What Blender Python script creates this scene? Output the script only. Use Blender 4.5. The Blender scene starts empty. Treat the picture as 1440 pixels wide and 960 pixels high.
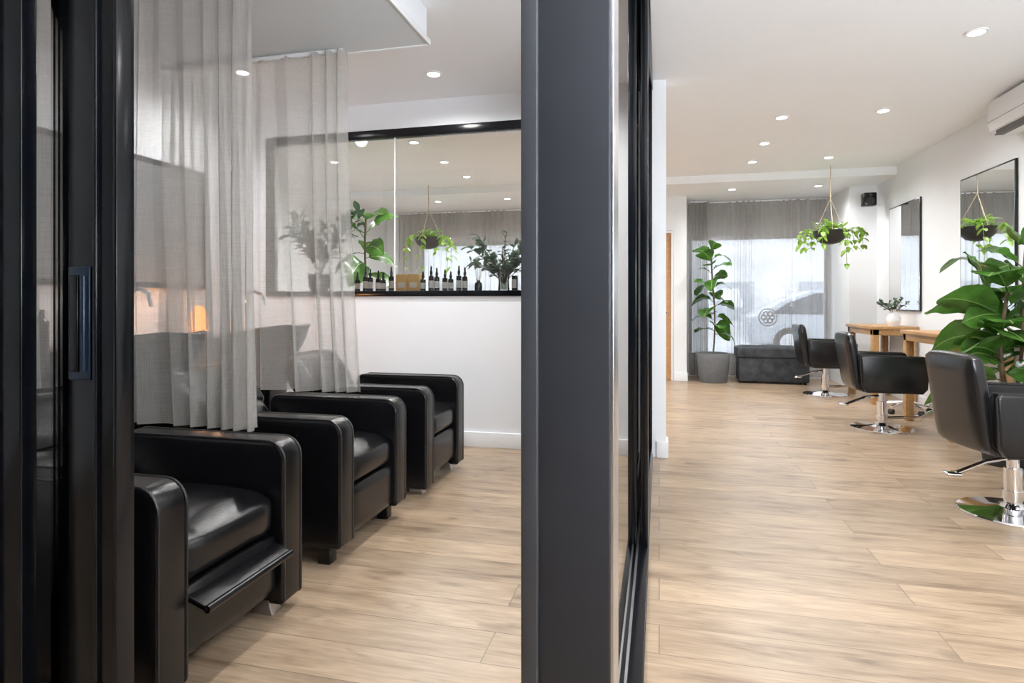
import bpy, bmesh, math, random
from mathutils import Vector, Matrix, Euler
random.seed(7)
S = bpy.context.scene
S.view_settings.view_transform = 'Standard'
S.view_settings.look = 'None'
S.view_settings.exposure = 0.50
S.view_settings.gamma = 1.04

# ------------------------------------------------------------------ materials
def newmat(name):
    m = bpy.data.materials.new(name); m.use_nodes = True
    nt = m.node_tree; nt.nodes.clear()
    out = nt.nodes.new('ShaderNodeOutputMaterial')
    return m, nt, out
def N(nt, t, **kw):
    n = nt.nodes.new(t)
    for k, v in kw.items(): setattr(n, k, v)
    return n
def pbr(name, col, rough=0.5, metal=0.0, noise=0.0, nscale=20, bump=0.0, bscale=200, coat=0.0, spec=0.5, trans=0.0):
    m, nt, out = newmat(name)
    b = N(nt, 'ShaderNodeBsdfPrincipled')
    b.inputs['Base Color'].default_value = (*col, 1)
    b.inputs['Roughness'].default_value = rough
    b.inputs['Metallic'].default_value = metal
    b.inputs['Coat Weight'].default_value = coat
    b.inputs['Specular IOR Level'].default_value = spec
    tc = N(nt, 'ShaderNodeTexCoord')
    if noise > 0:
        n = N(nt, 'ShaderNodeTexNoise'); n.inputs['Scale'].default_value = nscale; n.inputs['Detail'].default_value = 4
        nt.links.new(tc.outputs['Object'], n.inputs['Vector'])
        r = N(nt, 'ShaderNodeMapRange')
        r.inputs[1].default_value = .3; r.inputs[2].default_value = .7
        r.inputs[3].default_value = 1-noise; r.inputs[4].default_value = 1+noise
        nt.links.new(n.outputs['Fac'], r.inputs[0])
        mx = N(nt, 'ShaderNodeVectorMath', operation='SCALE'); mx.inputs[0].default_value = col
        nt.links.new(r.outputs[0], mx.inputs['Scale'])
        nt.links.new(mx.outputs[0], b.inputs['Base Color'])
    if bump > 0:
        n = N(nt, 'ShaderNodeTexNoise'); n.inputs['Scale'].default_value = bscale; n.inputs['Detail'].default_value = 3
        nt.links.new(tc.outputs['Object'], n.inputs['Vector'])
        bp = N(nt, 'ShaderNodeBump'); bp.inputs['Strength'].default_value = bump; bp.inputs['Distance'].default_value = .002
        nt.links.new(n.outputs['Fac'], bp.inputs['Height']); nt.links.new(bp.outputs[0], b.inputs['Normal'])
    if trans > 0:
        t = N(nt, 'ShaderNodeBsdfTranslucent'); t.inputs[0].default_value = (*[min(1, c*1.6) for c in col], 1)
        ms = N(nt, 'ShaderNodeMixShader'); ms.inputs[0].default_value = trans
        nt.links.new(b.outputs[0], ms.inputs[1]); nt.links.new(t.outputs[0], ms.inputs[2])
        nt.links.new(ms.outputs[0], out.inputs[0])
    else:
        nt.links.new(b.outputs[0], out.inputs[0])
    return m
def emis(name, col, st):
    m, nt, out = newmat(name)
    e = N(nt, 'ShaderNodeEmission'); e.inputs[0].default_value = (*col, 1); e.inputs[1].default_value = st
    nt.links.new(e.outputs[0], out.inputs[0]); return m
def glassmat(name, tint=(.97, .98, .98), ior=1.45):
    m, nt, out = newmat(name)
    f = N(nt, 'ShaderNodeFresnel'); f.inputs[0].default_value = ior
    t = N(nt, 'ShaderNodeBsdfTransparent'); t.inputs[0].default_value = (*tint, 1)
    g = N(nt, 'ShaderNodeBsdfGlossy'); g.inputs['Roughness'].default_value = 0.0
    ms = N(nt, 'ShaderNodeMixShader')
    nt.links.new(f.outputs[0], ms.inputs[0]); nt.links.new(t.outputs[0], ms.inputs[1]); nt.links.new(g.outputs[0], ms.inputs[2])
    nt.links.new(ms.outputs[0], out.inputs[0]); return m
def sheermat(name, col, opac, var=.15, wx=900, wz=1000):
    m, nt, out = newmat(name)
    tc = N(nt, 'ShaderNodeTexCoord')
    mp = N(nt, 'ShaderNodeMapping'); mp.inputs['Scale'].default_value = (6, 6, wz)
    mp2 = N(nt, 'ShaderNodeMapping'); mp2.inputs['Scale'].default_value = (wx, wx, 3)
    n1 = N(nt, 'ShaderNodeTexNoise'); n1.inputs['Scale'].default_value = 1.0
    n2 = N(nt, 'ShaderNodeTexNoise'); n2.inputs['Scale'].default_value = 1.0
    nt.links.new(tc.outputs['Object'], mp.inputs[0]); nt.links.new(tc.outputs['Object'], mp2.inputs[0])
    nt.links.new(mp.outputs[0], n1.inputs['Vector']); nt.links.new(mp2.outputs[0], n2.inputs['Vector'])
    ad = N(nt, 'ShaderNodeMath', operation='ADD'); nt.links.new(n1.outputs['Fac'], ad.inputs[0]); nt.links.new(n2.outputs['Fac'], ad.inputs[1])
    r = N(nt, 'ShaderNodeMapRange'); r.inputs[1].default_value = .7; r.inputs[2].default_value = 1.3
    r.inputs[3].default_value = opac-var; r.inputs[4].default_value = opac+var
    nt.links.new(ad.outputs[0], r.inputs[0])
    d = N(nt, 'ShaderNodeBsdfDiffuse'); d.inputs[0].default_value = (*col, 1)
    tl = N(nt, 'ShaderNodeBsdfTranslucent'); tl.inputs[0].default_value = (*col, 1)
    m1 = N(nt, 'ShaderNodeMixShader'); m1.inputs[0].default_value = .4
    nt.links.new(d.outputs[0], m1.inputs[1]); nt.links.new(tl.outputs[0], m1.inputs[2])
    t = N(nt, 'ShaderNodeBsdfTransparent')
    m2 = N(nt, 'ShaderNodeMixShader'); nt.links.new(r.outputs[0], m2.inputs[0])
    nt.links.new(t.outputs[0], m2.inputs[1]); nt.links.new(m1.outputs[0], m2.inputs[2])
    nt.links.new(m2.outputs[0], out.inputs[0]); return m
def floormat():
    m, nt, out = newmat('oak_plank_floor')
    L = nt.links.new
    tc = N(nt, 'ShaderNodeTexCoord')
    br = N(nt, 'ShaderNodeTexBrick'); br.offset = .37; br.offset_frequency = 2
    br.inputs['Color1'].default_value = (0, 0, 0, 1); br.inputs['Color2'].default_value = (1, 1, 1, 1)
    br.inputs['Mortar'].default_value = (.5, .5, .5, 1)
    br.inputs['Scale'].default_value = 1; br.inputs['Mortar Size'].default_value = .0022
    br.inputs['Brick Width'].default_value = 1.5; br.inputs['Row Height'].default_value = .185
    br.inputs['Mortar Smooth'].default_value = .3
    L(tc.outputs['Object'], br.inputs['Vector'])
    w = N(nt, 'ShaderNodeMath', operation='MULTIPLY'); w.inputs[1].default_value = 23; L(br.outputs['Color'], w.inputs[0])
    def grain(sc, detail, dist):
        mp = N(nt, 'ShaderNodeMapping'); mp.inputs['Scale'].default_value = sc
        n = N(nt, 'ShaderNodeTexNoise', noise_dimensions='4D'); n.inputs['Scale'].default_value = 1
        n.inputs['Detail'].default_value = detail; n.inputs['Distortion'].default_value = dist
        L(tc.outputs['Object'], mp.inputs[0]); L(mp.outputs[0], n.inputs['Vector']); L(w.outputs[0], n.inputs['W'])
        return n
    g1 = grain((2.4, 15, 1), 12, .7)
    g2 = grain((8, 130, 1), 6, .3)
    g3 = grain((4.5, 11, 1), 2, .6)
    cr = N(nt, 'ShaderNodeValToRGB')
    e = cr.color_ramp.elements
    e[0].position = .27; e[0].color = (.19, .125, .078, 1)
    e[1].position = .68; e[1].color = (.455, .335, .225, 1)
    x = cr.color_ramp.elements.new(.43); x.color = (.36, .257, .17, 1)
    L(g1.outputs['Fac'], cr.inputs[0])
    r2 = N(nt, 'ShaderNodeMapRange'); r2.inputs[1].default_value = .3; r2.inputs[2].default_value = .7; r2.inputs[3].default_value = .76; r2.inputs[4].default_value = 1.14
    L(g2.outputs['Fac'], r2.inputs[0])
    r3 = N(nt, 'ShaderNodeMapRange'); r3.inputs[3].default_value = .86; r3.inputs[4].default_value = 1.1
    L(br.outputs['Color'], r3.inputs[0])
    mu = N(nt, 'ShaderNodeMath', operation='MULTIPLY'); L(r2.outputs[0], mu.inputs[0]); L(r3.outputs[0], mu.inputs[1])
    r4 = N(nt, 'ShaderNodeMapRange'); r4.inputs[3].default_value = 1; r4.inputs[4].default_value = .5
    L(br.outputs['Fac'], r4.inputs[0])
    mu2 = N(nt, 'ShaderNodeMath', operation='MULTIPLY'); L(mu.outputs[0], mu2.inputs[0]); L(r4.outputs[0], mu2.inputs[1])
    r5 = N(nt, 'ShaderNodeMapRange'); r5.inputs[1].default_value = .27; r5.inputs[2].default_value = .40; r5.inputs[3].default_value = .66; r5.inputs[4].default_value = 1
    L(g3.outputs['Fac'], r5.inputs[0])
    mu3 = N(nt, 'ShaderNodeMath', operation='MULTIPLY'); L(mu2.outputs[0], mu3.inputs[0]); L(r5.outputs[0], mu3.inputs[1])
    vs = N(nt, 'ShaderNodeVectorMath', operation='SCALE'); L(cr.outputs[0], vs.inputs[0]); L(mu3.outputs[0], vs.inputs['Scale'])
    b = N(nt, 'ShaderNodeBsdfPrincipled'); b.inputs['Roughness'].default_value = .34
    L(vs.outputs[0], b.inputs['Base Color'])
    bp = N(nt, 'ShaderNodeBump'); bp.inputs['Strength'].default_value = .15; bp.inputs['Distance'].default_value = .001
    L(mu2.outputs[0], bp.inputs['Height']); L(bp.outputs[0], b.inputs['Normal'])
    L(b.outputs[0], out.inputs[0]); return m
def woodmat(name, c1, c2, rough=.45):
    m, nt, out = newmat(name); L = nt.links.new
    tc = N(nt, 'ShaderNodeTexCoord'); mp = N(nt, 'ShaderNodeMapping'); mp.inputs['Scale'].default_value = (22, 2.5, 22)
    n = N(nt, 'ShaderNodeTexNoise'); n.inputs['Scale'].default_value = 1; n.inputs['Detail'].default_value = 6
    L(tc.outputs['Object'], mp.inputs[0]); L(mp.outputs[0], n.inputs['Vector'])
    cr = N(nt, 'ShaderNodeValToRGB'); cr.color_ramp.elements[0].position = .3; cr.color_ramp.elements[1].position = .7
    cr.color_ramp.elements[0].color = (*c1, 1); cr.color_ramp.elements[1].color = (*c2, 1)
    L(n.outputs['Fac'], cr.inputs[0])
    b = N(nt, 'ShaderNodeBsdfPrincipled'); b.inputs['Roughness'].default_value = rough
    L(cr.outputs[0], b.inputs['Base Color']); L(b.outputs[0], out.inputs[0]); return m

M_wall = pbr('white_wall_paint', (.84, .865, .90), .6, noise=.01, nscale=3, bump=.05)
M_ceil = pbr('ceiling_paint', (.90, .925, .96), .7, noise=.01, nscale=2)
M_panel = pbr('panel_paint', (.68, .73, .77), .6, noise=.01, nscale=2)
M_dark = pbr('dark_reflection_backing', (.04, .042, .048), .6, noise=.03, nscale=3)  # dark tone stands in for an unlit space behind the camera
M_trim = pbr('white_gloss_trim', (.85, .865, .89), .35, noise=.01)
M_floor = floormat()
M_black = pbr('black_anodised_frame', (.003, .004, .006), .18, noise=.1, nscale=40, spec=.36)
M_pull = pbr('blue_black_pull_handle', (.008, .02, .042), .3, noise=.1, nscale=30)
M_grey = pbr('charcoal_powdercoat', (.034, .037, .045), .42, noise=.06, nscale=6, bump=.03, spec=.35)
M_greyl = pbr('charcoal_edge', (.058, .062, .072), .35, noise=.05)
M_leather = pbr('black_leather', (.004, .004, .005), .22, noise=.2, nscale=15, bump=.3, bscale=260, spec=.45)
M_leather2 = pbr('black_vinyl', (.007, .007, .008), .22, noise=.1, nscale=10, bump=.15, bscale=200, spec=.45)
M_pipe = pbr('leather_piping', (.016, .016, .016), .3, noise=.1)
M_chrome = pbr('chrome', (.82, .82, .84), .07, metal=1, noise=.02)
M_brush = pbr('brushed_metal', (.55, .55, .57), .3, metal=1, noise=.05)
M_glass = glassmat('clear_glass')
M_sheer = sheermat('linen_sheer_fabric', (.50, .485, .465), .50, .10)
M_sheer_w = sheermat('window_sheer_fabric', (.44, .415, .385), .56, .06, 500, 600)
M_mirror = pbr('mirror_silver', (.9, .92, .92), .01, metal=1, noise=.005)
M_oak = woodmat('oak_table', (.38, .20, .075), (.54, .31, .13))
M_door = woodmat('timber_door', (.44, .22, .09), (.56, .30, .12))
M_leaf = pbr('fiddle_leaf_green', (.055, .15, .022), .24, noise=.5, nscale=9, trans=.18)
M_vein = pbr('leaf_midrib', (.22, .34, .10), .4, noise=.1, nscale=20, trans=.15)
M_leafd = pbr('dark_foliage', (.035, .09, .035), .45, noise=.4, nscale=9, trans=.15)
M_leafy = pbr('lime_pothos_green', (.20, .34, .055), .4, noise=.4, nscale=12, trans=.3)
M_euca = pbr('eucalyptus_green', (.08, .135, .09), .5, noise=.3, nscale=12, trans=.2)
M_stem = pbr('plant_stem', (.13, .09, .05), .7, noise=.3)
M_soil = pbr('soil', (.03, .02, .015), .9, noise=.3)
M_pot = pbr('grey_ribbed_pot', (.15, .16, .17), .6, noise=.1)
M_potd = pbr('charcoal_pot', (.022, .022, .025), .5, noise=.1)
M_velvet = pbr('grey_velvet', (.036, .041, .048), .75, noise=.55, nscale=9, bump=.3, bscale=60)
M_white = pbr('white_plastic', (.85, .86, .88), .3, noise=.01)
M_slot = pbr('vent_slot_dark', (.08, .08, .08), .5, noise=.1)
M_cer = pbr('black_ceramic', (.006, .006, .007), .12, noise=.1)
M_amber = pbr('dark_bottle', (.012, .010, .009), .15, noise=.1)
M_label = pbr('paper_label', (.6, .58, .54), .6, noise=.05)
M_box = pbr('kraft_box', (.56, .34, .11), .6, noise=.08)
M_rope = pbr('rope', (.5, .4, .28), .8, noise=.2)
M_lamp = emis('downlight_led', (1, .98, .95), 14)
M_salt = emis('salt_lamp_glow', (1, .36, .08), 3.2)
M_asph = pbr('pavement', (.6, .6, .6), .8, noise=.15, nscale=2)
M_fac = pbr('street_facade', (.74, .74, .74), .8, noise=.15, nscale=1)
M_car = pbr('car_paint', (.42, .45, .49), .25, noise=.02, coat=.5)
M_carg = pbr('car_window', (.08, .09, .11), .08, noise=.05)
M_tyre = pbr('tyre_rubber', (.02, .02, .02), .7, noise=.1)
M_water = glassmat('vase_glass', (.85, .9, .88))
M_frost = pbr('frosted_decal', (.25, .25, .26), .6, noise=.02)

# ------------------------------------------------------------------ mesh builder
class MB:
    def __init__(s): s.bm = bmesh.new(); s.mats = []
    def _mi(s, m):
        if m not in s.mats: s.mats.append(m)
        return s.mats.index(m)
    def push(s, t, mat, M=None, keep=False):
        mi = s._mi(mat)
        if M is not None: t.transform(M)
        for f in t.faces:
            if not (keep and f.material_index): f.material_index = mi
            f.smooth = True
        me = bpy.data.meshes.new('tmp'); t.to_mesh(me); t.free()
        s.bm.from_mesh(me); bpy.data.meshes.remove(me)
    def box(s, x0, x1, y0, y1, z0, z1, mat, bev=0, seg=3, M=None):
        t = bmesh.new(); bmesh.ops.create_cube(t, size=1)
        for v in t.verts:
            v.co = Vector(((x0+x1)/2+v.co.x*(x1-x0), (y0+y1)/2+v.co.y*(y1-y0), (z0+z1)/2+v.co.z*(z1-z0)))
        if bev > 0: bmesh.ops.bevel(t, geom=t.edges[:], offset=bev, segments=seg, affect='EDGES', profile=.5)
        s.push(t, mat, M)
    def puff(s, x0, x1, y0, y1, z0, z1, mat, bev=.03, amt=.02, M=None):
        """upholstered cushion: subdivided box whose faces crown outward"""
        t = bmesh.new(); bmesh.ops.create_cube(t, size=1)
        bmesh.ops.subdivide_edges(t, edges=t.edges[:], cuts=9, use_grid_fill=True)
        cx, cy, cz = (x0+x1)/2, (y0+y1)/2, (z0+z1)/2; hx, hy, hz = (x1-x0)/2, (y1-y0)/2, (z1-z0)/2
        for v in t.verts:
            u = v.co*2
            p = Vector((u.x*hx, u.y*hy, u.z*hz))
            q = Vector((max(-hx+bev, min(hx-bev, p.x)), max(-hy+bev, min(hy-bev, p.y)), max(-hz+bev, min(hz-bev, p.z))))
            d = p-q
            if d.length > 1e-6: p = q+d.normalized()*bev
            wx = (1-u.x**2); wy = (1-u.y**2); wz = (1-u.z**2)
            if abs(u.z) > .99: p.z += math.copysign(amt*(wx*wy)**.5 if wx*wy > 0 else 0, u.z)
            if abs(u.x) > .99: p.x += math.copysign(amt*.6*(wz*wy)**.5 if wz*wy > 0 else 0, u.x)
            v.co = p+Vector((cx, cy, cz))
        s.push(t, mat, M)
    def cyl(s, p0, p1, r0, r1, mat, n=20, M=None):
        p0 = Vector(p0); p1 = Vector(p1); d = p1-p0
        t = bmesh.new(); bmesh.ops.create_cone(t, cap_ends=True, segments=n, radius1=r0, radius2=r1, depth=d.length)
        R = d.to_track_quat('Z', 'Y').to_matrix().to_4x4()
        t.transform(Matrix.Translation((p0+p1)/2) @ R); s.push(t, mat, M)
    def sph(s, c, r, mat, sc=(1, 1, 1), n=12, M=None):
        t = bmesh.new(); bmesh.ops.create_uvsphere(t, u_segments=n*2, v_segments=n, radius=r)
        for v in t.verts: v.co = Vector((v.co.x*sc[0]+c[0], v.co.y*sc[1]+c[1], v.co.z*sc[2]+c[2]))
        s.push(t, mat, M)
    def tube(s, pts, r, mat, n=10, M=None):
        for a, b in zip(pts[:-1], pts[1:]): s.cyl(a, b, r, r, mat, n, M)
        for p in pts[1:-1]: s.sph(p, r, mat, n=6, M=M)
    def lathe(s, prof, c, mat, n=32, M=None, rib=0):
        t = bmesh.new(); rings = []
        for r, z in prof:
            ring = []
            for i in range(n):
                a = 2*math.pi*i/n; rr = r*(1+(rib if i % 2 else 0))
                ring.append(t.verts.new((c[0]+rr*math.cos(a), c[1]+rr*math.sin(a), c[2]+z)))
            rings.append(ring)
        for a, b in zip(rings[:-1], rings[1:]):
            for i in range(n):
                j = (i+1) % n; t.faces.new((a[i], a[j], b[j], b[i]))
        if prof[0][0] > 1e-4: t.faces.new(rings[0][::-1])
        if prof[-1][0] > 1e-4: t.faces.new(rings[-1])
        s.push(t, mat, M)
    def prof(s, pts, y0, y1, mat, bev=0, seg=2, M=None):
        """XZ profile extruded along Y"""
        t = bmesh.new()
        a = [t.verts.new((x, y0, z)) for x, z in pts]; b = [t.verts.new((x, y1, z)) for x, z in pts]
        n = len(pts); fa = t.faces.new(a); fb = t.faces.new(b[::-1])
        for i in range(n):
            j = (i+1) % n; t.faces.new((a[j], a[i], b[i], b[j]))
        bmesh.ops.recalc_face_normals(t, faces=t.faces[:])
        if bev > 0:
            ed = list(set(list(fa.edges)+list(fb.edges)))
            bmesh.ops.bevel(t, geom=ed, offset=bev, segments=seg, affect='EDGES', profile=.5)
        s.push(t, mat, M)
    def leaf(s, base, d, L, W, mat, droop=.3, kind='fiddle', fold=.18, roll=0):
        d = Vector(d).normalized(); up = Vector((0, 0, 1))
        if abs(d.z) > .95: up = Vector((1, 0, 0))
        side = d.cross(up).normalized(); nrm = side.cross(d).normalized()
        R = Matrix.Rotation(roll, 3, d); side = R @ side; nrm = R @ nrm
        s._mi(mat); vi = s._mi(M_vein) if kind == 'fiddle' else 0
        t = bmesh.new(); K = 10; rows = []
        ph = random.random()*6
        cols = (-1, -.5, -.035, .035, .5, 1)
        for i in range(K+1):
            u = i/K
            if kind == 'fiddle': w = W*(math.sin(math.pi*min(1, u**.85))**.6)*(.62+.5*u)*(1 if u < .97 else .6)
            elif kind == 'oval': w = W*math.sin(math.pi*u)**.6
            else: w = W*math.sin(math.pi*(u*.92+.04))
            if i == 0: w = W*.06
            if i == K: w = W*.06
            c = Vector(base)+d*(L*u) - Vector((0, 0, 1))*(droop*L*u*u)
            row = []
            for v in cols:
                wob = .06*W*math.sin(6*u*3+v*3+ph)+(.05*W if (kind == 'fiddle' and i % 2 and abs(v) == .5) else 0)
                row.append(t.verts.new(c+side*(w*v)+nrm*(fold*w*abs(v)+wob*abs(v))))
            rows.append(row)
        for a, b in zip(rows[:-1], rows[1:]):
            for k in range(5):
                f = t.faces.new((a[k], a[k+1], b[k+1], b[k]))
                if k == 2 and vi: f.material_index = vi
        s.push(t, mat, keep=bool(vi))
    def limit(s, axis, lo=None, hi=None):
        """leaves that meet a wall bend back from it"""
        for v in s.bm.verts:
            c = v.co[axis]
            if hi is not None and c > hi-.06: v.co[axis] = hi-.06*math.exp(-(c-(hi-.06))/.06)
            if lo is not None and c < lo+.06: v.co[axis] = lo+.06*math.exp((c-(lo+.06))/.06)
    def obj(s, name, loc=(0, 0, 0), rotz=0, angle=40):
        me = bpy.data.meshes.new(name); s.bm.to_mesh(me); s.bm.free()
        for m in s.mats: me.materials.append(m)
        try: me.set_sharp_from_angle(angle=math.radians(angle))
        except Exception: pass
        o = bpy.data.objects.new(name, me); o.location = loc; o.rotation_euler = (0, 0, rotz)
        S.collection.objects.link(o); return o
def simple(name, *b, mat=None, bev=0):
    m = MB(); m.box(*b, mat, bev); return m.obj(name)

# ------------------------------------------------------------------ dimensions
H = 1.15; CZ = 2.80; XR = 2.80; YW = 4.62; YB = 9.90; XL = -3.45; XLL = -4.7; YR = -3.0

simple('floor', XLL-.1, 3.0, YR, 10.0, -.1, 0, mat=M_floor)
simple('ceiling', XLL-.1, 3.0, YR, 10.0, CZ, CZ+.1, mat=M_ceil)
simple('wall_right', XR, XR+.1, YR, 10.0, 0, CZ, mat=M_wall)
simple('wall_left', XL-.1, XL, YR, YW, 0, CZ, mat=M_wall)
simple('wall_rear_dark_backing', XL-.1, XR+.1, YR-.1, YR, 0, CZ, mat=M_dark)  # unseen wall, made dark so the black frames reflect little light
simple('wall_left_front', XLL-.1, XLL, YW, 10.0, 0, CZ, mat=M_wall)
simple('bulkhead', XLL, XR, 8.22, 9.9, 2.70, CZ, mat=M_ceil)
m = MB()
m.box(XLL, .05, YW, YW+.16, 0, 1.20, M_wall)
m.box(XLL, .05, YW, YW+.16, 2.58, CZ, M_wall)
m.box(XLL, -3.33, YW, YW+.16, 1.20, 2.58, M_wall)
m.box(-.42, .05, YW, YW+.16, 1.20, 2.58, M_wall)
m.obj('wall_divider')
m = MB()
m.box(-3.33, -.42, YW-.015, YW+.05, 2.51, 2.58, M_black, .004)
m.box(-3.33, -3.28, YW-.015, YW+.05, 1.245, 2.51, M_black, .004)
m.box(-.47, -.42, YW-.015, YW+.05, 1.245, 2.51, M_black, .004)
m.box(-3.28, -.47, YW+.012, YW+.020, 1.245, 2.51, M_glass)
m.box(-2.13, -2.122, YW+.006, YW+.026, 1.245, 2.51, M_trim)
m.obj('window_internal')
simple('trim_sill', -3.33, -.42, YW-.015, YW+.62, 1.20, 1.245, mat=M_black, bev=.004)
m = MB()
m.box(XLL, -4.05, YB, YB+.1, 0, CZ, M_wall)
m.box(-4.05, -1.5, YB, YB+.1, 2.18, CZ, M_wall); m.box(-4.05, -1.5, YB, YB+.1, 0, .30, M_wall)
m.box(-1.5, .45, YB, YB+.1, 0, CZ, M_wall)
m.box(.45, 2.46, YB, YB+.1, 2.18, CZ, M_wall); m.box(.45, 2.46, YB, YB+.1, 0, .30, M_wall)
m.box(2.46, XR, YB, YB+.1, 0, CZ, M_wall)
m.obj('wall_front')
simple('wall_nib', 2.47, XR, 8.92, YB, 0, 2.70, mat=M_wall)
m = MB(); m.box(-1.5, -.925, 9.2, 9.32, 0, 2.70, M_wall); m.box(-1.5, -1.4, 9.32, 9.9, 0, 2.7, M_wall); m.obj('wall_entry_left')
simple('wall_entry_right', .205, .39, 9.2, 9.9, 0, 2.70, mat=M_wall)
simple('wall_entry_header', -.925, .205, 9.2, 9.32, 2.205, 2.70, mat=M_wall)
m = MB(); m.box(-.92, .17, 9.215, 9.26, 0.005, 2.17, M_door, .004); m.box(.17, .20, 9.19, 9.3, 0, 2.20, M_trim, .003)
m.box(-.92, .17, 9.19, 9.3, 2.17, 2.20, M_trim); m.cyl((.10, 9.215, 1.0), (.10, 9.16, 1.0), .012, .012, M_chrome); m.cyl((.10, 9.165, 1.0), (-.02, 9.165, 1.0), .01, .01, M_chrome)
m.obj('door_1')
for i, (a, b) in enumerate([(.45, 2.46), (-4.05, -1.5)]):
    m = MB(); y0, y1 = YB+.02, YB+.07
    m.box(a, b, y0, y1, .30, .36, M_brush); m.box(a, b, y0, y1, 2.12, 2.18, M_brush)
    m.box(a, a+.05, y0, y1, .36, 2.12, M_brush); m.box(b-.05, b, y0, y1, .36, 2.12, M_brush)
    m.box(a+.05, b-.05, YB+.04, YB+.046, .36, 2.12, M_glass)
    if i == 0:
        for k in range(6):
            an = k*math.pi/3; cx, cz = 1.62+.06*math.cos(an), .92+.06*math.sin(an)
            m.tube([(cx+.035*math.cos(q*math.pi/5), YB+.036, cz+.035*math.sin(q*math.pi/5)) for q in range(11)], .009, M_frost, 6)
        m.tube([(1.62+.13*math.cos(q*math.pi/12), YB+.036, .92+.13*math.sin(q*math.pi/12)) for q in range(25)], .008, M_frost, 6)
    m.obj('window_%d' % (i+1))
simple('baseboard_divider', XL, -.15, YW-.015, YW, 0, .12, mat=M_trim, bev=.003)
simple('baseboard_divider_end', -.02, .065, YW-.015, YW+.175, 0, .12, mat=M_trim, bev=.003)
simple('baseboard_right', XR-.015, XR, -3, 8.92, 0, .12, mat=M_trim, bev=.003)
simple('baseboard_left', XL, XL+.015, -3, YW-.016, 0, .12, mat=M_trim, bev=.003)
simple('baseboard_entry', .215, .405, 9.185, 9.2, 0, .12, mat=M_trim, bev=.003)
simple('baseboard_nib', 2.455, XR-.016, 8.905, 8.92, 0, .12, mat=M_trim, bev=.003)
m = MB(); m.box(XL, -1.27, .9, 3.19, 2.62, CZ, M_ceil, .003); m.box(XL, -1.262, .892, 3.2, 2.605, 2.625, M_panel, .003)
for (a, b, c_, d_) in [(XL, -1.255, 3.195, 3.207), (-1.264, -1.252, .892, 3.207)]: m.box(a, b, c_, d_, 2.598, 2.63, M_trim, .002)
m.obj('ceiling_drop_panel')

# ------------------------------------------------------------------ glazed partition
m = MB()
m.box(-.254, -.09, 1.16, 1.30, 0, CZ, M_grey, .004)
m.box(-.262, -.229, 1.148, 1.165, 0, CZ, M_greyl, .003)
m.box(-.094, -.084, 1.165, 1.30, 0, CZ, M_brush, .002)
m.obj('partition_column')
m = MB()
m.box(-.145, -.045, 1.31, 4.60, 0, .03, M_black, .004)
m.box(-.100, -.092, 1.31, 4.60, .03, .045, M_brush)
m.box(-.120, -.114, 1.31, 2.83, .03, .04, M_brush)
m.box(-.145, -.045, 1.31, 4.60, 2.72, CZ, M_black, .004)
m.box(-.14, -.10, 2.83, 2.93, .03, 2.72, M_black, .005)
m.box(-.085, -.05, 2.84, 2.92, .03, 2.72, M_black, .005)
m.box(-.085, -.05, 4.50, 4.60, .03, 2.72, M_black, .005)
m.box(-.085, -.05, 2.92, 4.50, .03, .10, M_black, .003)
m.box(-.070, -.065, 2.92, 4.50, .10, 2.72, M_glass)
m.box(-.14, -.10, 4.50, 4.60, .03, 2.72, M_black, .005)
m.box(-.123, -.117, 2.93, 4.50, .04, 2.72, M_glass)
m.obj('partition_side_screen')
m = MB()
y = 1.16
m.box(-1.383, -1.235, y, y+.04, 0.01, 2.74, M_black, .004)
m.box(-1.300, -1.288, y-.010, y+.002, 0.01, 2.74, M_black, .003)
m.box(-1.245, -1.233, y-.006, y+.045, 0.01, 2.74, M_black, .003)
m.box(-1.455, -1.383, y, y+.04, 0.01, .08, M_black, .003)
m.box(-1.455, -1.383, y, y+.04, 2.66, 2.74, M_black, .003)
m.box(-1.455, -1.383, y+.017, y+.023, .08, 2.66, M_glass)
hx0, hx1 = -1.375, -1.312
m.box(hx0, hx1, y-.006, y, .965, 1.235, M_pull, .003)
m.box(hx0+.014, hx1-.026, y-.014, y-.005, .985, 1.215, M_black, .003)
m.box(hx1-.02, hx1-.006, y-.016, y-.005, .985, 1.215, M_pull, .005)
m.obj('glazed_slider')
m = MB()
m.box(-1.60, -1.462, y-.05, y-.01, 0.01, 2.78, M_black, .004)
m.box(-1.545, -1.53, y-.066, y-.048, 0.01, 2.78, M_grey, .005)
m.box(-1.70, -1.60, y-.10, y+.07, 0.0, CZ, M_black, .006)
m.box(-1.655, -1.64, y-.118, y-.09, 0.0, CZ, M_grey, .006)
m.box(XL, -1.70, y-.01, y+.07, 0, CZ, M_wall)
m.obj('wall_partition_jamb')
simple('trim_door_head', -1.6, -.262, y-.05, y+.1, 2.78, CZ, mat=M_black, bev=.003)

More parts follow.
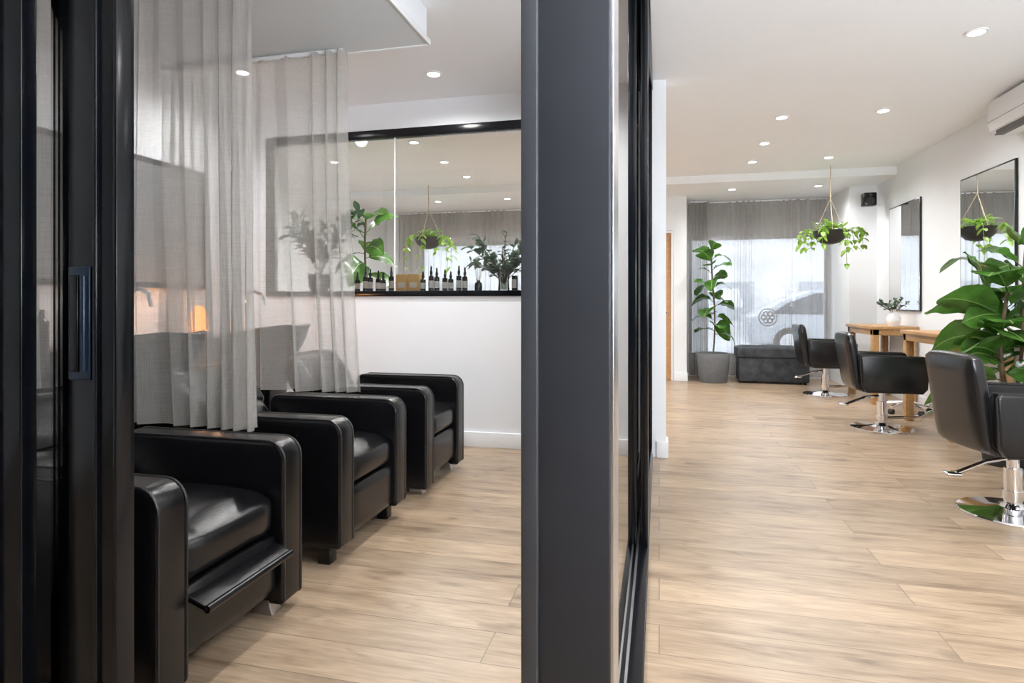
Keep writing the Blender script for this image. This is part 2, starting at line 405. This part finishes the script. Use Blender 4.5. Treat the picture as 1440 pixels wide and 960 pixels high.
# ------------------------------------------------------------------ curtains
def curtain(name, x0, x1, yc, zt, zb, mat, pitch=.09, amp=.035, flare=0, seed=0, irr=.3):
    rnd = random.Random(seed); m = MB(); t = bmesh.new()
    nx = int((x1-x0)/.006); nz = 22
    ph = [rnd.uniform(0, 6) for _ in range(6)]
    vs = []
    for k in range(nz+1):
        v = k/nz; row = []
        for i in range(nx+1):
            u = i/nx; s_ = u*(x1-x0)
            warp = irr*(math.sin(s_*5+ph[0])+.7*math.sin(s_*11+ph[1]+v*.8)+.3*v*math.sin(s_*23+ph[4]))
            a = 2*math.pi*(s_/pitch+warp)
            am = amp*(.6+.4*v)*(1+.5*math.sin(s_*7+ph[2]+v))
            yy = yc+am*math.sin(a+.5*math.sin(v*2+s_*3))+.012*math.sin(3*v+s_*9+ph[3])
            xx = x0+s_+.3*am*math.sin(2*a)+flare*v*v*u
            row.append(t.verts.new((xx, yy, zt+(zb-zt)*v)))
        vs.append(row)
    for a, b in zip(vs[:-1], vs[1:]):
        for i in range(nx): t.faces.new((a[i], a[i+1], b[i+1], b[i]))
    m.push(t, mat)
    m.box(x0, x1-.02, yc-.012, yc+.012, zt-.01, zt+.01, M_white)
    return m.obj(name, angle=180)
curtain('sheer_curtain', -2.98, -1.66, 2.20, 2.585, .62, M_sheer, .11, .038, .05, 1, .5)
curtain('sheer_curtain', -2.98, -1.73, 3.12, 2.585, .64, M_sheer, .11, .038, .08, 2, .5)
curtain('window_curtain', .44, 2.43, 9.74, 2.68, .04, M_sheer_w, .10, .035, 0, 3)
curtain('window_curtain', -4.4, -1.55, 9.74, 2.68, .04, M_sheer_w, .10, .035, 0, 4)
curtain('window_curtain', .44, .72, 9.62, 2.68, .04, M_sheer_w, .06, .04, 0, 5)

# ------------------------------------------------------------------ recliner wash chairs
def rrect(x0, x1, z0, z1, rs, n=7):
    pts = []
    cs = [((x0+rs[0], z0+rs[0]), rs[0], 180), ((x1-rs[1], z0+rs[1]), rs[1], 270), ((x1-rs[2], z1-rs[2]), rs[2], 0), ((x0+rs[3], z1-rs[3]), rs[3], 90)]
    for (cx, cz), r, a0 in cs:
        for i in range(n+1):
            a = math.radians(a0+90*i/n); pts.append((cx+r*math.cos(a), cz+r*math.sin(a)))
    return pts
def recliner(loc, foot='metal', flap=False, zb=.045):
    m = MB(); W = .345
    for sgn in (-1, 1):
        y0, y1 = (sgn*W, sgn*(W-.115)) if sgn < 0 else (W-.115, W)
        y0, y1 = min(y0, y1), max(y0, y1)
        m.prof(rrect(-.76, 0, zb, .64, (.02, .02, .07, .05)), y0, y1, M_leather, .016, 4)
        for yy in (y0+.006, y1-.006):
            pr = rrect(-.757, -.001, zb+.002, .639, (.02, .02, .07, .05))
            m.tube([(x, yy, z) for x, z in pr]+[(pr[0][0], yy, pr[0][1])], .004, M_pipe, 6)
        for fx in (-.10, -.66):
            if foot == 'metal':
                m.prof([(fx-.04, 0), (fx+.05, 0), (fx+.035, zb+.01), (fx-.025, zb+.01)], sgn*(W-.085)-.03, sgn*(W-.085)+.03, M_brush, .004)
            else:
                m.box(fx-.03, fx+.03, sgn*(W-.06)-.03, sgn*(W-.06)+.03, 0, zb+.01, M_black, .004)
    wi = W-.117
    m.puff(-.60, -.03, -wi, wi, .31, .46, M_leather, .045, .035)
    m.box(-.72, -.06, -wi, wi, .12, .315, M_leather, .012)
    m.puff(-.075, -.02, -wi+.005, wi-.005, .10, .305, M_leather, .02, .008)
    if flap:
        R = Matrix.Translation((-.03, 0, .285)) @ Matrix.Rotation(math.radians(20), 4, 'Y')
        m.box(0, .085, -wi+.015, wi-.02, -.014, .004, M_leather, .007, 3, M=R)
        m.cyl((.083, -wi+.017, -.004), (.083, wi-.022, -.004), .012, .012, M_leather, 14, M=R)
    a = math.radians(-38)
    R = Matrix.Translation((-.58, 0, .36)) @ Matrix.Rotation(a, 4, 'Y')
    m.puff(-.15, .0, -wi+.005, wi-.005, 0, .36, M_leather, .045, .02, M=R)
    m.puff(-.16, -.01, -wi-.05, wi+.05, .32, .60, M_leather, .05, .025, M=R)
    return m.obj('recliner_wash_chair', loc, 0, 35)
recliner((-1.33, 1.715, 0), 'metal', True)
recliner((-1.33, 2.695, 0), 'leg', False, .085)
recliner((-1.33, 3.685, 0), 'metal', False)

def basin(loc):
    m = MB()
    T = Matrix.Rotation(math.radians(-9), 4, 'Y')
    t = bmesh.new(); n = 36; rings = []
    for r, z in [(.08, -.20), (.17, -.17), (.225, -.08), (.25, 0), (.26, .015), (.247, .02), (.22, -.01), (.19, -.09), (.13, -.14), (.0, -.15)]:
        ring = []
        for i in range(n):
            a = 2*math.pi*i/n; ex = 1.05+.12*max(0, math.cos(a))**6
            dz = -.03*max(0, math.cos(a))**10*(1 if z > -.03 else 0)
            ring.append(t.verts.new((r*math.cos(a)*ex, r*math.sin(a)*.95, z+dz)))
        rings.append(ring)
    for a, b in zip(rings[:-1], rings[1:]):
        for i in range(n):
            j = (i+1) % n; t.faces.new((a[i], a[j], b[j], b[i]))
    m.push(t, M_cer, Matrix.Translation((0, 0, .95)) @ T)
    m.prof([(-.16, 0), (.08, 0), (.06, .45), (.08, .79), (-.16, .79), (-.18, .4)], -.13, .13, M_cer, .02)
    m.tube([(-.24, .08, .90), (-.24, .08, 1.15), (-.22, .08, 1.21), (-.17, .08, 1.23), (-.11, .08, 1.20), (-.09, .08, 1.13)], .011, M_chrome)
    m.cyl((-.24, -.06, .90), (-.24, -.06, 1.05), .018, .014, M_chrome)
    m.box(-.28, -.2, -.12, .12, .84, .93, M_cer, .02)
    return m.obj('shampoo_basin', loc, 0, 35)
for yy in (1.75, 2.695, 3.685): basin((-2.64, yy, 0))

m = MB(); m.box(XL+.02, -3.04, 1.5, 4.3, .86, .90, M_black, .004); m.box(XL+.02, -3.06, 1.5, 4.3, .0, .86, M_potd, .004)
for k in range(6): m.box(-3.062, -3.056, 1.52+k*.465, 1.52+k*.465+.445, .09, .84, M_black, .003)
m.obj('console_cabinet')
m = MB(); m.lathe([(.07, 0), (.075, .02), (.07, .03)], (0, 0, 0), M_oak)
m.lathe([(.055, .03), (.07, .06), (.068, .12), (.05, .18), (.03, .22), (0, .23)], (0, 0, 0), M_salt, 9); m.obj('salt_lamp', (-3.16, 3.62, .90))
m = MB()
for k in range(7):
    yy = 2.1+k*.11; h = .16+.05*(k % 3)
    m.lathe([(.03, 0), (.032, .02), (.032, h*.7), (.014, h*.8), (.014, h), (0, h)], (0, yy, 0), M_white if k % 2 else M_amber, 16)
m.obj('shampoo_bottles', (-3.2, 0, .90))
m = MB(); m.box(XL+.002, XL+.03, 2.1, 4.0, 1.25, 2.15, M_black, .004); m.box(XL+.03, XL+.034, 2.14, 3.96, 1.29, 2.11, M_pot); m.obj('wall_panel_artwork')

# ------------------------------------------------------------------ ledge items
ZS = 1.2455
def bottle(m, x, y, h=.15, r=.023, lab=True):
    m.lathe([(r, 0), (r, h*.60), (r*.9, h*.66), (r*.42, h*.70), (r*.42, h*.76)], (x, y, 0), M_amber, 16)
    if lab: m.lathe([(r*1.03, h*.14), (r*1.03, h*.46)], (x, y, 0), M_label, 16)
    m.lathe([(r*.52, h*.74), (r*.52, h*.88), (r*.36, h*.90), (r*.30, h*1.08), (0, h*1.12)], (x, y, 0), M_black, 12)
for nb, x0, st in ((6, -2.555, .061), (7, -1.945, .062)):
    m = MB()
    for k in range(nb): bottle(m, x0+k*st, 4.80+.03*(k % 2), .15+.014*((k*3) % 4))
    m.obj('dropper_bottles', (0, 0, ZS))
m = MB()
for i in range(2):
    m.box(-2.19+i*.108, -2.19+i*.108+.102, 4.79, 4.88, 0, .145, M_box, .003)
    m.box(-2.19+i*.108+.02, -2.19+i*.108+.082, 4.787, 4.79, .03, .075, M_label)
m.obj('gift_boxes', (0, 0, ZS))
m = MB(); m.lathe([(.03, 0), (.033, .03), (.03, .06), (.014, .075), (.014, .085)], (0, 0, 0), M_amber, 16)
for k in range(6):
    a = k*1.05; m.cyl((0, 0, .03), (.04*math.cos(a), .03*math.sin(a), .21), .0018, .0018, M_rope, 5)
m.obj('reed_diffuser', (-1.44, 4.75, ZS))
m = MB(); m.box(-.022, .022, -.022, .022, 0, .12, M_black, .004); m.box(-.018, .018, -.0235, -.0225, .02, .09, M_label); m.obj('perfume_bottle', (-1.13, 4.74, ZS))

def sprig_plant(name, loc, n, L, leafL, leafW, mat, spread=.7, base=.0, kind='oval', pot=None, seed=1, leaves=9, upz=1.0, lim=None):
    rnd = random.Random(seed); m = MB()
    if pot: pot(m)
    for k in range(n):
        az = k*2.4+rnd.uniform(-.3, .3); el = rnd.uniform(.15, spread)
        d = Vector((math.cos(az)*el, math.sin(az)*el*.75, upz)).normalized()
        p = Vector((0, 0, base)); pts = [p.copy()]; Lk = L*rnd.uniform(.65, 1)
        seg = 5
        for i in range(seg):
            d = (d+Vector((math.cos(az)*.1, math.sin(az)*.06, -.05))).normalized(); p = p+d*(Lk/seg); pts.append(p.copy())
        m.tube([tuple(q) for q in pts], .003, M_stem if mat != M_leafy else mat, 5)
        for j in range(leaves):
            u = .3+.7*j/(leaves-1); i = min(seg-1, int(u*seg)); f = u*seg-i
            q = pts[i].lerp(pts[i+1], f)
            dd = (pts[i+1]-pts[i]).normalized(); sa = rnd.uniform(0, 6.28)
            o = (dd.orthogonal().normalized()); o.rotate(Matrix.Rotation(sa, 3, dd))
            m.leaf(q, o+dd*.7, leafL*rnd.uniform(.7, 1.1), leafW*rnd.uniform(.8, 1.1), mat, .15, kind)
    if lim: m.limit(*lim)
    return m.obj(name, loc, 0, 60)
def glassvase(m):
    m.lathe([(.045, .0), (.05, .01), (.045, .08), (.055, .16), (.065, .2), (.062, .2), (.05, .15), (.04, .08), (.042, .015), (0, .012)], (0, 0, 0), M_water, 24)
sprig_plant('eucalyptus_vase', (-1.29, 5.0, ZS), 21, .50, .075, .030, M_euca, .85, .06, 'oval', glassvase, 3, 12, lim=(1, -.20, None))
def darkpot(m):
    m.lathe([(.07, 0), (.095, .06), (.10, .15), (.09, .165), (.085, .15), (0, .145)], (0, 0, 0), M_potd, 24)
sprig_plant('potted_zz_plant', (-3.06, 5.02, ZS), 17, .72, .16, .038, M_leafd, .36, .13, 'lance', darkpot, 5, 10, lim=(1, -.22, None))
def whitevase(m):
    m.lathe([(.05, 0), (.07, .04), (.075, .09), (.05, .14), (.025, .17), (.03, .19), (.02, .17), (0, .15)], (0, 0, 0), M_white, 24)

# ------------------------------------------------------------------ fiddle leaf figs
def fiddle(name, loc, pot_r, pot_h, z0, z1, n, leafL, seed, lean=(0, 0), stems=1, potmat=None, up=0, wr=.36, lim=None):
    rnd = random.Random(seed); m = MB(); potmat = potmat or M_pot
    m.lathe([(pot_r*.78, 0), (pot_r*.82, .01), (pot_r*.97, pot_h*.8), (pot_r, pot_h*.97), (pot_r*.98, pot_h), (pot_r*.92, pot_h*.985), (pot_r*.9, pot_h*.9), (0, pot_h*.9)], (0, 0, 0), potmat, 72, rib=-.018)
    m.lathe([(pot_r*.9, pot_h*.9), (pot_r*.5, pot_h*.93), (0, pot_h*.93)], (0, 0, 0), M_soil, 24)
    for sidx in range(stems):
        sa = sidx*2.1; pts = []
        for i in range(9):
            u = i/8; pts.append(Vector(((.03+.10*u)*math.cos(sa)*(stems > 1)+lean[0]*u*u+.025*math.sin(u*5+sidx), (.03+.10*u)*math.sin(sa)*(stems > 1)+lean[1]*u*u+.02*math.sin(u*4+1+sidx*2), pot_h*.9+(z1-.08-pot_h*.9-.16*sidx)*u)))
        m.tube([tuple(p) for p in pts], .012, M_stem, 8)
        for k in range(n):
            u = (z0-pot_h*.9)/(z1-pot_h*.9); u = u+(1-u)*k/(n-1)
            i = min(7, int(u*8)); q = pts[i].lerp(pts[i+1], u*8-i)
            az = k*2.39996+sidx*1.3; el = rnd.uniform(-.1, .6)+up+.8*(k/(n-1))**2
            d = Vector((math.cos(az), math.sin(az), el))
            e = q+d.normalized()*.05
            m.tube([tuple(q), tuple(e)], .004, M_leaf, 5)
            L = leafL*rnd.uniform(.7, 1.1)
            m.leaf(e, d, L, L*wr, M_leaf, rnd.uniform(.3, .9), 'fiddle', .2, rnd.uniform(-.9, .9))
    if lim: m.limit(*lim)
    return m.obj(name, loc, 0, 60)
fiddle('fiddle_leaf_fig', (.76, 9.2, 0), .235, .42, .70, 1.95, 24, .34, 11, wr=.42, lim=(0, -.34, .31))
fiddle('fiddle_leaf_fig', (2.40, 5.00, 0), .17, .34, .72, 1.62, 12, .42, 23, (0, 0), 3, M_potd, .15, .46, lim=(0, None, .37))
fiddle('fiddle_leaf_fig', (-2.98, 5.75, 0), .2, .4, 1.5, 2.10, 12, .38, 31, (.05, 0), wr=.44)

def hanging(name, loc, zc, sc=1, seed=2):
    rnd = random.Random(seed); m = MB()
    m.lathe([(.03, -.15), (.11, -.13), (.17, -.07), (.195, 0), (.20, .01), (.19, .01), (.18, -.02), (0, -.02)], (0, 0, 0), M_potd, 32)
    for k in range(3):
        a = k*2.094+.4; m.cyl((.19*math.cos(a), .19*math.sin(a), 0), (0, 0, .40), .004, .004, M_rope, 6)
    m.cyl((0, 0, .40), (0, 0, zc-loc[2]), .005, .005, M_rope, 6)
    for k in range(70):
        az = rnd.uniform(0, 6.28); rr = rnd.uniform(0, .16)
        p = Vector((rr*math.cos(az), rr*math.sin(az), rnd.uniform(0, .10)))
        m.leaf(p, (math.cos(az), math.sin(az), rnd.uniform(.2, 1.6)), rnd.uniform(.07, .11), .028, M_leafy, .4, 'oval')
    for k in range(9):
        az = k*2.39996+rnd.uniform(-.2, .2); Lk = rnd.choice([.1, .14, .2, .38])
        p = Vector((.18*math.cos(az), .18*math.sin(az), .02)); pts = [p.copy()]
        for i in range(6):
            out = .045*(1-i/5)+.006; p = p+Vector((math.cos(az)*out, math.sin(az)*out, .015-Lk*i/11)); pts.append(p.copy())
        m.tube([tuple(q) for q in pts], .003, M_leafy, 5)
        for q in pts[2:]:
            for _ in range(2):
                b = rnd.uniform(0, 6.28)
                m.leaf(q, (math.cos(b), math.sin(b), rnd.uniform(-.6, .2)), rnd.uniform(.06, .095), .026, M_leafy, .6, 'oval')
    return m.obj(name, loc, 0, 60)
hanging('hanging_pothos', (2.01, 8.0, 2.00), CZ)
hanging('hanging_pothos', (-3.16, 8.0, 2.05), CZ, seed=9)

# ------------------------------------------------------------------ right-hand salon furniture
def table(loc, L, W=.48, Hh=.88):
    m = MB()
    m.box(0, W, -L/2, L/2, Hh-.035, Hh, M_oak, .004)
    m.box(.02, W-.01, -L/2+.02, L/2-.02, Hh-.10, Hh-.035, M_oak, .003)
    for x in (.02, W-.09):
        for y in (-L/2+.02, L/2-.09): m.box(x, x+.07, y, y+.07, 0, Hh-.035, M_oak, .004)
    return m.obj('styling_table', loc)
table((2.31, 8.02, 0), .95); table((2.31, 6.18, 0), 1.05)
sprig_plant('vase_with_greenery', (2.58, 7.68, .88), 10, .22, .05, .022, M_euca, .9, .14, 'oval', whitevase, 13, 8, lim=(0, None, .19))
def wmirror(y0, y1):
    m = MB(); z0, z1 = 1.05, 2.31
    m.box(XR-.02, XR-.004, y0, y1, z0, z1, M_black, .002)
    m.box(XR-.022, XR-.0195, y0+.015, y1-.015, z0+.015, z1-.015, M_mirror)
    return m.obj('wall_mirror')
wmirror(7.5, 8.42); wmirror(5.67, 6.59)

def salon_chair(loc, rot):
    m = MB()
    m.lathe([(.255, 0), (.255, .008), (.25, .014), (.12, .026), (.06, .04), (.045, .06), (0, .06)], (0, 0, 0), M_chrome, 48)
    m.cyl((0, 0, .04), (0, 0, .25), .042, .042, M_chrome, 28); m.cyl((0, 0, .25), (0, 0, .36), .028, .028, M_chrome, 24)
    m.box(-.13, .13, -.10, .10, .335, .36, M_black, .004)
    m.puff(-.24, .25, -.20, .20, .355, .48, M_leather2, .03, .02)
    for sgn in (-1, 1):
        y0, y1 = sorted((sgn*.205, sgn*.27))
        pts = [(-.20, .36), (.235, .36), (.27, .40), (.285, .64), (.26, .675), (-.24, .685), (-.255, .66), (-.24, .42)]
        m.prof(pts, y0, y1, M_leather2, .018, 4)
        for yy in (y0+.007, y1-.007): m.tube([(px_, yy, pz_) for px_, pz_ in pts+pts[:1]], .0035, M_pipe, 6)
    R = Matrix.Translation((-.235, 0, .40)) @ Matrix.Rotation(math.radians(-9), 4, 'Y')
    m.puff(-.045, .035, -.215, .215, -.02, .47, M_leather2, .03, .018, M=R)
    m.tube([(.05, .0, .10), (.30, 0, .12), (.46, 0, .20)], .014, M_chrome, 10)
    m.tube([(.46, -.17, .20), (.46, .17, .20)], .016, M_chrome, 12)
    m.cyl((0, 0, .085), (0, 0, .13), .05, .05, M_chrome, 24)
    m.tube([(-.03, 0, .30), (-.14, 0, .28), (-.30, -.02, .22)], .012, M_chrome, 10)
    m.box(-.36, -.28, -.045, .02, .205, .225, M_chrome, .008)
    return m.obj('salon_chair', loc, rot, 35)
salon_chair((1.87, 3.84, 0), math.radians(8))
salon_chair((1.97, 6.15, 0), math.radians(0))
salon_chair((2.01, 8.25, 0), math.radians(2))
def stool(loc):
    m = MB(); m.lathe([(0, .46), (.15, .46), (.18, .48), (.18, .53), (.15, .55), (0, .555)], (0, 0, 0), M_leather2, 32)
    m.cyl((0, 0, .10), (0, 0, .46), .022, .022, M_chrome)
    for k in range(5):
        a = k*2*math.pi/5; c, s_ = math.cos(a), math.sin(a)
        m.tube([(0, 0, .12), (.22*c, .22*s_, .075)], .014, M_chrome, 8)
        m.cyl((.22*c-.02*s_, .22*s_+.02*c, .027), (.22*c+.02*s_, .22*s_-.02*c, .027), .027, .027, M_tyre, 16)
    return m.obj('rolling_stool', loc, 0, 35)
stool((2.50, 7.10, 0)); stool((2.50, 4.45, 0))
m = MB(); m.puff(1.08, 2.05, 9.10, 9.52, .36, .52, M_velvet, .03, .015); m.box(1.10, 2.03, 9.12, 9.50, .03, .37, M_velvet, .015)
for x in (1.15, 1.98):
    for y_ in (9.16, 9.46): m.cyl((x, y_, 0), (x, y_, .04), .02, .02, M_black)
m.obj('velvet_bench')
m = MB(); m.prof([(2.80, 2.49), (2.66, 2.49), (2.60, 2.53), (2.585, 2.60), (2.585, 2.72), (2.60, 2.765), (2.80, 2.77)], 4.78, 5.68, M_white, .01)
for k in range(5): m.box(2.612+k*.012, 2.616+k*.012, 4.86, 5.60, 2.505-k*.001-.012, 2.53-k*.007, M_slot)
m.box(2.605, 2.665, 4.85, 5.61, 2.484, 2.492, M_slot, .002)
m.box(2.5835, 2.586, 4.79, 5.67, 2.60, 2.603, M_slot)
m.obj('air_conditioner')
m = MB(); m.box(-.075, .075, -.07, .07, -.085, .085, M_black, .015); m.cyl((0, -.071, -.025), (0, -.076, -.025), .048, .048, M_potd, 24); m.cyl((0, -.071, .05), (0, -.076, .05), .02, .02, M_potd, 20)
m.tube([(.0, .07, 0), (.04, .18, .02), (.06, .337, .02)], .012, M_black)
m.obj('wall_speaker', (2.60, 8.58, 2.46), 0)

# ------------------------------------------------------------------ downlights
LZ = [( -1.58, 4.1, CZ), (-2.9, 3.75, CZ), (-.75, 2.6, CZ), (-.75, 4.1, CZ), (-2.45, 5.8, CZ), (-2.45, 6.7, CZ), (-2.45, 7.55, CZ), (-1.5, 5.5, CZ), (-1.5, 7.0, CZ), (-3.7, 6.4, CZ),
      (1.88, 4.25, CZ), (1.87, 5.8, CZ), (1.06, 5.8, CZ), (1.06, 6.7, CZ), (1.87, 7.52, CZ), (1.06, 7.55, CZ), (1.06, 2.6, CZ), (1.88, 2.6, CZ), (1.5, 1.0, CZ), (-.75, 1.6, CZ),
      (.97, 8.75, 2.70), (2.05, 8.75, 2.70), (-2.2, 8.75, 2.70), (-3.3, 8.75, 2.70)]
for (x, y_, z) in LZ:
    m = MB(); m.lathe([(.062, -.001), (.06, -.008), (.046, -.010), (.044, -.004)], (0, 0, 0), M_white, 28)
    m.lathe([(.044, -.005), (0, -.005)], (0, 0, 0), M_lamp, 24); m.obj('downlight', (x, y_, z))
    l = bpy.data.lights.new('downlight_lamp', 'SPOT'); l.energy = 48 if x > -1 else 64; l.color = (1, .99, .975); l.spot_size = math.radians(165); l.spot_blend = 1; l.shadow_soft_size = .06
    o = bpy.data.objects.new('downlight_lamp', l); o.location = (x, y_, z-.03); S.collection.objects.link(o)
l = bpy.data.lights.new('salt_lamp_bulb', 'POINT'); l.energy = 5; l.color = (1, .4, .12); l.shadow_soft_size = .05
o = bpy.data.objects.new('salt_lamp_bulb', l); o.location = (-3.0, 3.62, 1.12); S.collection.objects.link(o)
# unseen fill light added beside the camera to brighten the ceiling
l = bpy.data.lights.new('added_ceiling_fill', 'AREA'); l.shape = 'SQUARE'; l.size = 1.2; l.energy = 130; l.color = (.92, .96, 1)
o = bpy.data.objects.new('added_ceiling_fill', l); o.location = (1.9, -.3, 1.3); o.rotation_euler = (math.radians(150), 0, 0); S.collection.objects.link(o)

# ------------------------------------------------------------------ street outside
simple('pavement_ground', -14, 16, 10.0, 30, -.15, -.02, mat=M_asph)
m = MB(); m.box(-14, 16, 24, 25, -.02, 3.6, M_fac); m.box(-14, 16, 23.8, 25.2, 3.6, 3.8, M_greyl)
for k in range(8): m.box(-13+k*3.6, -11+k*3.6, 23.95, 24.0, .5, 1.9, M_car)
m.obj('street_buildings')
m = MB()
body = [(-2.1, .28), (2.05, .28), (2.15, .5), (2.1, .72), (1.2, .86), (.65, 1.30), (.2, 1.42), (-.9, 1.42), (-1.5, 1.2), (-1.95, .92), (-2.15, .85), (-2.2, .5)]
m.prof(body, -.85, .85, M_car, .08, 3)
m.prof([(1.02, .90), (.6, 1.26), (.2, 1.36), (-.85, 1.36), (-1.4, 1.15), (-1.7, .93)], -.87, .87, M_carg, .01)
for x in (-1.35, 1.35):
    for sg in (-1, 1): m.cyl((x, sg*.72, .32), (x, sg*.88, .32), .32, .32, M_tyre, 28); m.cyl((x, sg*.86, .32), (x, sg*.89, .32), .2, .2, M_brush, 20)
m.obj('parked_car', (4.0, 14.5, -.02))

# ------------------------------------------------------------------ world
w = bpy.data.worlds.new('overcast_sky'); S.world = w; w.use_nodes = True
nt = w.node_tree; nt.nodes.clear()
o = nt.nodes.new('ShaderNodeOutputWorld'); b = nt.nodes.new('ShaderNodeBackground')
tc = nt.nodes.new('ShaderNodeTexCoord'); sp = nt.nodes.new('ShaderNodeSeparateXYZ'); cr = nt.nodes.new('ShaderNodeValToRGB')
nt.links.new(tc.outputs['Generated'], sp.inputs[0]); nt.links.new(sp.outputs['Z'], cr.inputs[0])
cr.color_ramp.elements[0].position = 0; cr.color_ramp.elements[0].color = (.88, .93, 1, 1)
cr.color_ramp.elements[1].position = .7; cr.color_ramp.elements[1].color = (.78, .87, 1, 1)
nt.links.new(cr.outputs[0], b.inputs[0]); b.inputs[1].default_value = 2.8
nt.links.new(b.outputs[0], o.inputs[0])

# ------------------------------------------------------------------ camera
c = bpy.data.cameras.new('camera'); co = bpy.data.objects.new('camera', c); S.collection.objects.link(co)
co.location = (0, 0, H); co.rotation_euler = (math.radians(90), 0, math.atan(207/850))
c.sensor_width = 36; c.lens = 850/1440*36; c.shift_y = -55/1440; c.clip_start = .05
S.camera = co
